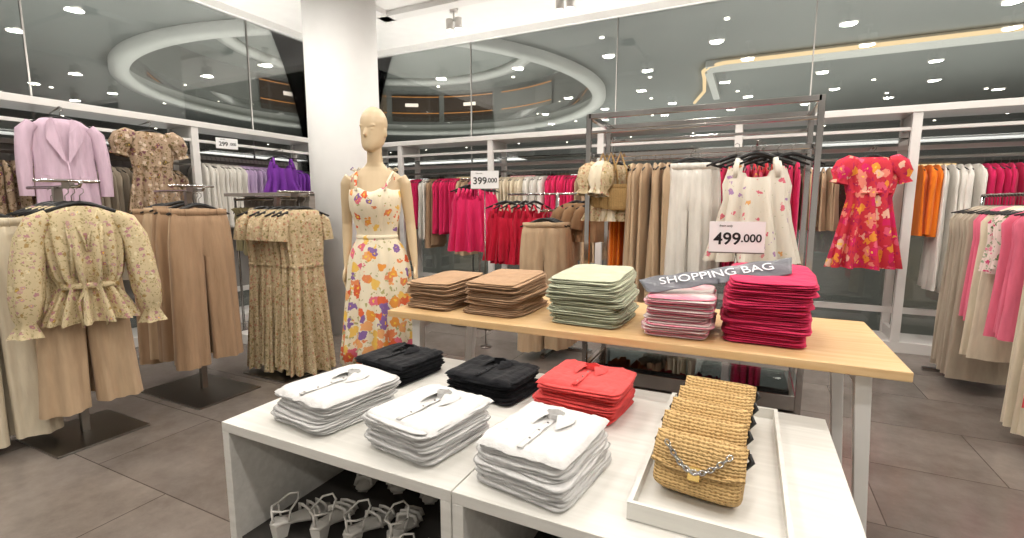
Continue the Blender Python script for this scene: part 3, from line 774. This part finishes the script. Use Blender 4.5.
# ------------------------------------------------------------------ tray & straw bags
mb=MB();x0,x1,y0,y1=-.23,.13,1.12,1.9;zb=.582
mb.box((x0,y0,zb),(x1,y1,zb+.01),M['whitewood'])
for a,b in (((x0,y0+.012,zb+.01),(x0+.012,y1-.012,zb+.045)),((x1-.012,y0+.012,zb+.01),(x1,y1-.012,zb+.045)),((x0,y0,zb+.01),(x1,y0+.012,zb+.045)),((x0,y1-.012,zb+.01),(x1,y1,zb+.045))):mb.box(a,b,M['whitewood'])
mb.obj('display_tray')
def bag(x,y,rz,tilt,chain):
    e=empty('straw_handbag');mb=MB();mb.M=T(x,y,.612,rz,tilt)
    mb.sell((0,.005,.07),(.108,.045,.07),.32,.32,M['straw'],40,14,.002,20,y)
    rg=[]
    for i in range(11):
        q=i/10
        pts=[]
        if q<.4:
            a=q/.4;yy=.036-a*.079;zz=.139+.011*math.sin(a*PI)
        else:
            a=(q-.4)/.6;yy=-.043-.008*math.sin(a*PI)-.004*a;zz=.139-a*.07
        n=21
        for j in range(n):
            s=-1+2*j/(n-1)
            dz=-.022*(1-abs(s)**3)*max(0,(q-.4)/.6)
            cc=abs(s)**6
            pts.append((s*.112,yy+cc*.012*(1 if q>.3 else -1),zz+dz-cc*.006))
        rg.append(pts)
    mb.loft(rg,M['straw'],False,False)
    edge=[(p[0],p[1]-.002,p[2]) for p in rg[-1]]
    mb.tube(edge,.0055,M['straw'],6)
    mb.box((-.014,-.06,.03),(.014,-.05,.063),M['gold'])
    mb.obj('body',0,e)
    if chain:
        mb=MB();mb.M=T(x,y,.612,rz,tilt)
        for i in range(17):
            q=i/16;px=-.075+.15*q;pz=.105-.055*math.sin(q*PI)
            c=Vector((px,-.062,pz));a=math.atan2(-.055*PI*math.cos(q*PI),.15)
            ring_=[]
            for j in range(11):
                t=2*PI*j/10;v=Vector((.009*math.cos(t),0,.0055*math.sin(t)))
                if i%2:v=Vector((.009*math.cos(t),.0055*math.sin(t),.002*math.sin(t)))
                v.rotate(Matrix.Rotation(-a,3,'Y'));ring_.append(c+v)
            mb.tube(ring_,.0022,M['chrome'],6)
        mb.obj('chain',0,e)
    mb=MB();mb.M=T(x,y,.612,rz,tilt)
    for s in(-1,1):mb.tube([(s*.105,.005,.1),(s*.12,.005,.118),(s*.11,.005,.135)],.007,M['black'],8)
    mb.obj('strap_loop',0,e)
bag(-.085,1.24,-.12,-.6,True)
for i in range(4):bag(-.085+.008*i,1.375+i*.112,-.08,-.6,False)

# ------------------------------------------------------------------ sandals on lower shelf
def sandal(mb,x,y,z,rz):
    mb.M=T(x,y,z,rz)
    out=[(-.0,-.12),(.03,-.1),(.042,-.06),(.038,-.01),(.028,.04),(.03,.09),(.018,.115),(0,.12),(-.018,.115),(-.028,.09),(-.026,.04),(-.034,-.01),(-.038,-.06),(-.028,-.1)]
    def zz(y):return .012+.045*max(0,min(1,(y+.03)/.12))
    mb.loft([[(a,b,zz(b)) for a,b in out],[(a*1.03,b*1.02,zz(b)+.006) for a,b in out],[(a,b,zz(b)+.012) for a,b in out]],M['sandal'],True)
    mb.loft([[(a,b,0) for a,b in ((-.018,.075),(.018,.075),(.016,.112),(-.016,.112))],[(a,b,.058) for a,b in ((-.025,.06),(.025,.06),(.022,.118),(-.022,.118))]],M['sandal'],True,True,False)
    mb.box((-.02,-.1,0),(.02,-.06,.014),M['sandal'])
    for yy,ww,hh in ((-.085,.036,.035),(-.05,.042,.045),(-.015,.04,.055)):
        mb.tube([(-ww,yy,.02),(-ww*.8,yy+.005,.02+hh*.8),(0,yy+.01,.02+hh),(ww*.8,yy+.005,.02+hh*.8),(ww,yy,.02)],[(.003,.009)]*5,M['sandal'],6)
    mb.tube([(-.028,.07,.06),(-.04,.07,.11),(-.03,.03,.13),(0,.01,.135),(.03,.03,.13),(.04,.07,.11),(.03,.1,.115),(0,.118,.115),(-.03,.1,.115),(-.04,.07,.11)],.004,M['sandal'],6)
    mb.tube([(.028,.07,.06),(.04,.07,.11)],.004,M['sandal'],6)
    mb.tube([(0,.115,.06),(0,.118,.115)],.005,M['sandal'],6)
for (x,y,r) in ((-1.42,1.2,.4),(-1.15,1.28,.5),(-.88,1.2,.3),(-.52,1.2,.2),(-.2,1.22,.3)):
    mb=MB();sandal(mb,x-.06,y,.132,r+2.6);sandal(mb,x+.06,y+.05,.132,r+2.9);mb.M=Matrix();mb.obj('strappy_sandals')
for (x,y,r) in ((-1.4,1.55,.4),(-1.1,1.6,.5),(-.85,1.55,.3)):
    mb=MB();sandal(mb,x-.06,y,.132,r);sandal(mb,x+.06,y+.04,.132,r+.3);mb.M=Matrix();mb.obj('strappy_sandals')

# ------------------------------------------------------------------ mannequin
e=empty('mannequin')
MX,MY,MR=-2.12,2.4,.5
S=M['skin']
mb=MB()
def el(cx,cy,z,a,b,n=28):return [(cx+a*math.cos(2*PI*i/n),cy+b*math.sin(2*PI*i/n),z) for i in range(n)]
tor=[(.88,.10,.09,0),(.93,.155,.115,.01),(.98,.165,.118,.01),(1.04,.15,.105,.005),(1.12,.118,.085,0),(1.16,.107,.078,0),(1.22,.112,.082,0),(1.3,.13,.095,-.01),(1.37,.137,.105,-.015),(1.42,.148,.095,-.008),(1.48,.162,.076,.0),(1.53,.157,.062,.008),(1.56,.12,.052,.012),(1.585,.07,.048,.014),(1.61,.05,.048,.012),(1.66,.045,.047,.005),(1.72,.045,.048,.0)]
mb.loft([el(0,c,z,a,b) for z,a,b,c in tor],S)
for s in (1,-1):
    mb.sell((s*.065,-.075,1.36),(.052,.045,.052),1,1,S,16,10)
    mb.tube([(s*.09,.01,.97),(s*.088,.0,.85),(s*.083,-.005,.7),(s*.075,-.012,.56),(s*.073,-.005,.5),(s*.073,.015,.4),(s*.07,.015,.3),(s*.066,.01,.18),(s*.065,.015,.12)],[.085,.088,.07,.055,.05,.055,.048,.032,.034],S,20)
    mb.tube([(s*.065,.045,.085),(s*.065,.01,.105),(s*.068,-.06,.06),(s*.07,-.11,.03),(s*.072,-.16,.028)],[(.025,.025),(.035,.03),(.024,.034),(.016,.038),(.01,.028)],S,16)
hm=T(0,0,0,-.3)
mb.M=hm
hd=[(1.672,.012,.02,-.055),(1.682,.032,.045,-.045),(1.70,.05,.066,-.03),(1.725,.062,.082,-.015),(1.76,.069,.09,-.003),(1.785,.072,.094,.001),(1.805,.073,.095,.003),(1.825,.075,.098,.004),(1.85,.077,.100,.007),(1.88,.073,.095,.01),(1.91,.06,.08,.012),(1.935,.04,.054,.014),(1.948,.018,.025,.015)]
mb.loft([el(0,c,z,a,b) for z,a,b,c in hd],S)
mb.tube([(0,-.083,1.822),(0,-.094,1.795),(0,-.108,1.770),(0,-.088,1.760)],[.006,.009,.012,.009],S,10)
for s in(1,-1):
    mb.sell((s*.03,-.075,1.826),(.026,.012,.007),1,1,S,14,8)
    mb.sell((s*.03,-.078,1.805),(.014,.009,.006),1,1,S,14,8)
    mb.sell((s*.074,.015,1.79),(.007,.017,.028),1,1,S,14,8)
mb.sell((0,-.086,1.736),(.023,.01,.005),1,1,S,14,8);mb.sell((0,-.084,1.727),(.018,.01,.005),1,1,S,14,8)
mb.M=Matrix()
def arm(s,pts,hd_dir):
    mb.tube(pts,[.045,.043,.038,.034,.031,.032,.028,.022,.018],S,18)
    w=Vector(pts[-1]);dn=Vector(hd_dir).normalized()
    fw=Vector((0,-1,0));fw=(fw-dn*fw.dot(dn)).normalized();out=dn.cross(fw)
    mb.tube([w-dn*.01,w+dn*.03,w+dn*.06,w+dn*.09],[(.02,.015),(.033,.013),(.038,.013),(.036,.011)],S,14,up=tuple(fw))
    for k,(o,l) in enumerate(((.028,.07),(.0095,.078),(-.0095,.073),(-.027,.058))):
        b=w+dn*.082+fw*o
        cur=Vector((-s,0,0))
        mb.tube([b,b+dn*l*.4+cur*.002,b+dn*l*.72+cur*.009,b+dn*l+cur*.02],[.0085,.008,.0072,.006],S,10)
    b=w+dn*.025+fw*.025
    mb.tube([b,b+dn*.025+fw*.02,b+dn*.055+fw*.026,b+dn*.078+fw*.022],[.011,.0105,.009,.007],S,10)
arm(1,[(.15,.01,1.515),(.176,.012,1.48),(.188,.018,1.4),(.198,.024,1.3),(.206,.028,1.23),(.212,.02,1.18),(.222,.0,1.1),(.232,-.02,1.02),(.238,-.03,.965)],(.08,-.12,-1))
arm(-1,[(-.15,.01,1.515),(-.176,.012,1.48),(-.188,.03,1.4),(-.198,.055,1.3),(-.205,.07,1.23),(-.206,.068,1.18),(-.205,.05,1.1),(-.205,.03,1.02),(-.205,.015,.965)],(-.06,-.1,-1))
o=mb.obj('body',0,e)
rm=o.modifiers.new('r','REMESH');rm.mode='VOXEL';rm.voxel_size=.0045;rm.use_smooth_shade=True
sm=o.modifiers.new('s','SMOOTH');sm.factor=.5;sm.iterations=7
mb=MB();mb.cyl((0,.0,0),(0,0,.012),.2,M['glass'],40);mb.cyl((.065,.045,.01),(.065,.05,.09),.006,M['steel'],10);mb.cyl((-.065,.045,.01),(-.065,.05,.09),.006,M['steel'],10)
mb.cyl((0,.03,.01),(0,.03,.5),.006,M['steel'],10)
mb.obj('stand',0,e)
mb=MB();mat=F['dress']
n=96
def dr(z,a,b,c,am,k=13,ph=0,dz=None):
    o=[]
    for i in range(n):
        an=2*PI*i/n;q=1+am*math.sin(k*an+ph)+am*.6*math.sin((k+6)*an+ph*1.7+1)
        zz=z+(dz(an) if dz else 0)
        o.append((a*q*math.cos(an),c+b*q*math.sin(an),zz))
    return o
nl=lambda an:.02*abs(math.cos(an))**2+ (.024*math.exp(-((abs(((an+PI/2+PI)%(2*PI))-PI)-.5)/.3)**2))
mb.loft([dr(1.425,.152,.135,-.014,0,dz=nl),dr(1.39,.156,.145,-.02,.006),dr(1.33,.152,.14,-.022,.012),dr(1.27,.138,.115,-.01,.012),dr(1.2,.126,.098,0,.008),dr(1.165,.121,.092,0,.004),
 dr(1.135,.126,.096,0,.004),dr(1.09,.152,.116,0,.025),dr(1.03,.174,.132,.005,.04),dr(.97,.187,.142,.005,.045),dr(.86,.196,.157,.005,.05,ph=.3),
 dr(.75,.208,.172,.005,.06,ph=.4),dr(.62,.222,.186,.005,.075,ph=.5),dr(.48,.236,.2,.005,.09,ph=.6),dr(.345,.252,.212,.005,.1,ph=.7)],mat,False)
mb.loft([dr(1.165,.124,.095,0,.0),dr(1.15,.128,.099,0,0),dr(1.135,.124,.095,0,0)],mat,False)
for s in(1,-1):
    mb.tube([(s*.085,-.142,1.435),(s*.098,-.095,1.5),(s*.112,-.02,1.555),(s*.112,.04,1.555),(s*.1,.085,1.48),(s*.09,.1,1.42)],[(.004,.008)]*6,mat,8)
    for q in (-1,1):
        mb.tube([(s*.112,0,1.562),(s*.112+q*.02,-.02,1.58),(s*.112+q*.035,-.015,1.568),(s*.112+q*.012,0,1.56)],.004,mat,6)
        mb.tube([(s*.112,-.01,1.56),(s*.112+q*.015,-.05,1.53),(s*.112+q*.018,-.06,1.49)],.003,mat,6)
mb.obj('sundress',0,e,solid=.003)
e.location=(MX,MY,0);e.rotation_euler=(0,0,MR)

# ------------------------------------------------------------------ ceiling spotlights (visible fittings) with their lamps
def area(name,loc,size,power,col=(1,.95,.88),rot=(0,0,0),sy=None,shape='DISK',parent=None):
    l=bpy.data.lights.new(name,'AREA');l.shape=shape;l.size=size;l.energy=power;l.color=col
    if sy:l.size_y=sy
    o=bpy.data.objects.new(name,l);sc.collection.objects.link(o);o.location=loc;o.rotation_euler=rot;o.parent=parent;return o
def spotfix(x,y,p):
    e=empty('ceiling_spotlight')
    mb=MB();mb.cyl((x,y,3.62),(x,y,3.66),.05,M['white'],16);mb.cyl((x,y,3.52),(x,y,3.62),.012,M['white'],8)
    for s in(-1,1):
        mb.tube([(x+s*.06,y,3.55),(x+s*.06,y,3.43)],.045,M['white'],18);mb.tube([(x+s*.06,y,3.43),(x+s*.06,y,3.425)],.036,M['lamp'],18)
    mb.tube([(x-.06,y,3.53),(x+.06,y,3.53)],.01,M['white'],8)
    mb.obj('fitting',0,e)
    area('lamp',(x,y,3.41),.16,p,parent=e)
for x in (-4.7,-3.3,-1.9,-.5,.9,2.3,3.9):
    for y in (-1.8,.2,1.5,2.9,4.2,5.2):
        if (x+3.93)**2+(y-4)**2<.7:continue
        spotfix(x+(.35 if y in(1.5,4.2) else 0),y,12.8)
area('ceiling_fill_light',(-.4,5.75,2.24),9,75,rot=(PI,0,0),sy=.15,shape='RECTANGLE')  # added fill above the back shelves, aimed up to brighten the ceiling
area('ceiling_fill_light',(-5.4,2.0,2.24),.15,50,rot=(PI,0,0),sy=5,shape='RECTANGLE')  # same added ceiling fill over the left shelves, no real fitting
for p,s,w_ in (((-18,21,.3),16,2600),((6,20,.3),16,2000),((-6,34,.3),14,1500),((-16,4,.3),14,1300)):
    area('mall_fill_light',p,s,w_,(1,.98,.95),rot=(PI,0,0),shape='SQUARE')  # added fill aimed up to light the mall ceiling, not actual lamps
w=bpy.data.worlds.new('w');sc.world=w;w.use_nodes=True;w.node_tree.nodes['Background'].inputs[0].default_value=(.8,.85,.9,1);w.node_tree.nodes['Background'].inputs[1].default_value=.25
# ------------------------------------------------------------------ camera
cam=bpy.data.cameras.new('camera');cam.lens=485*36/1024;cam.sensor_width=36
co=bpy.data.objects.new('camera',cam);sc.collection.objects.link(co)
tl=math.atan(64/485);yaw=math.atan(238/485/(math.cos(tl)+math.sin(tl)*64/485))
co.location=(0,0,1.35);co.rotation_euler=(PI/2-tl,0,yaw);sc.camera=co
sc.view_settings.view_transform='Standard'
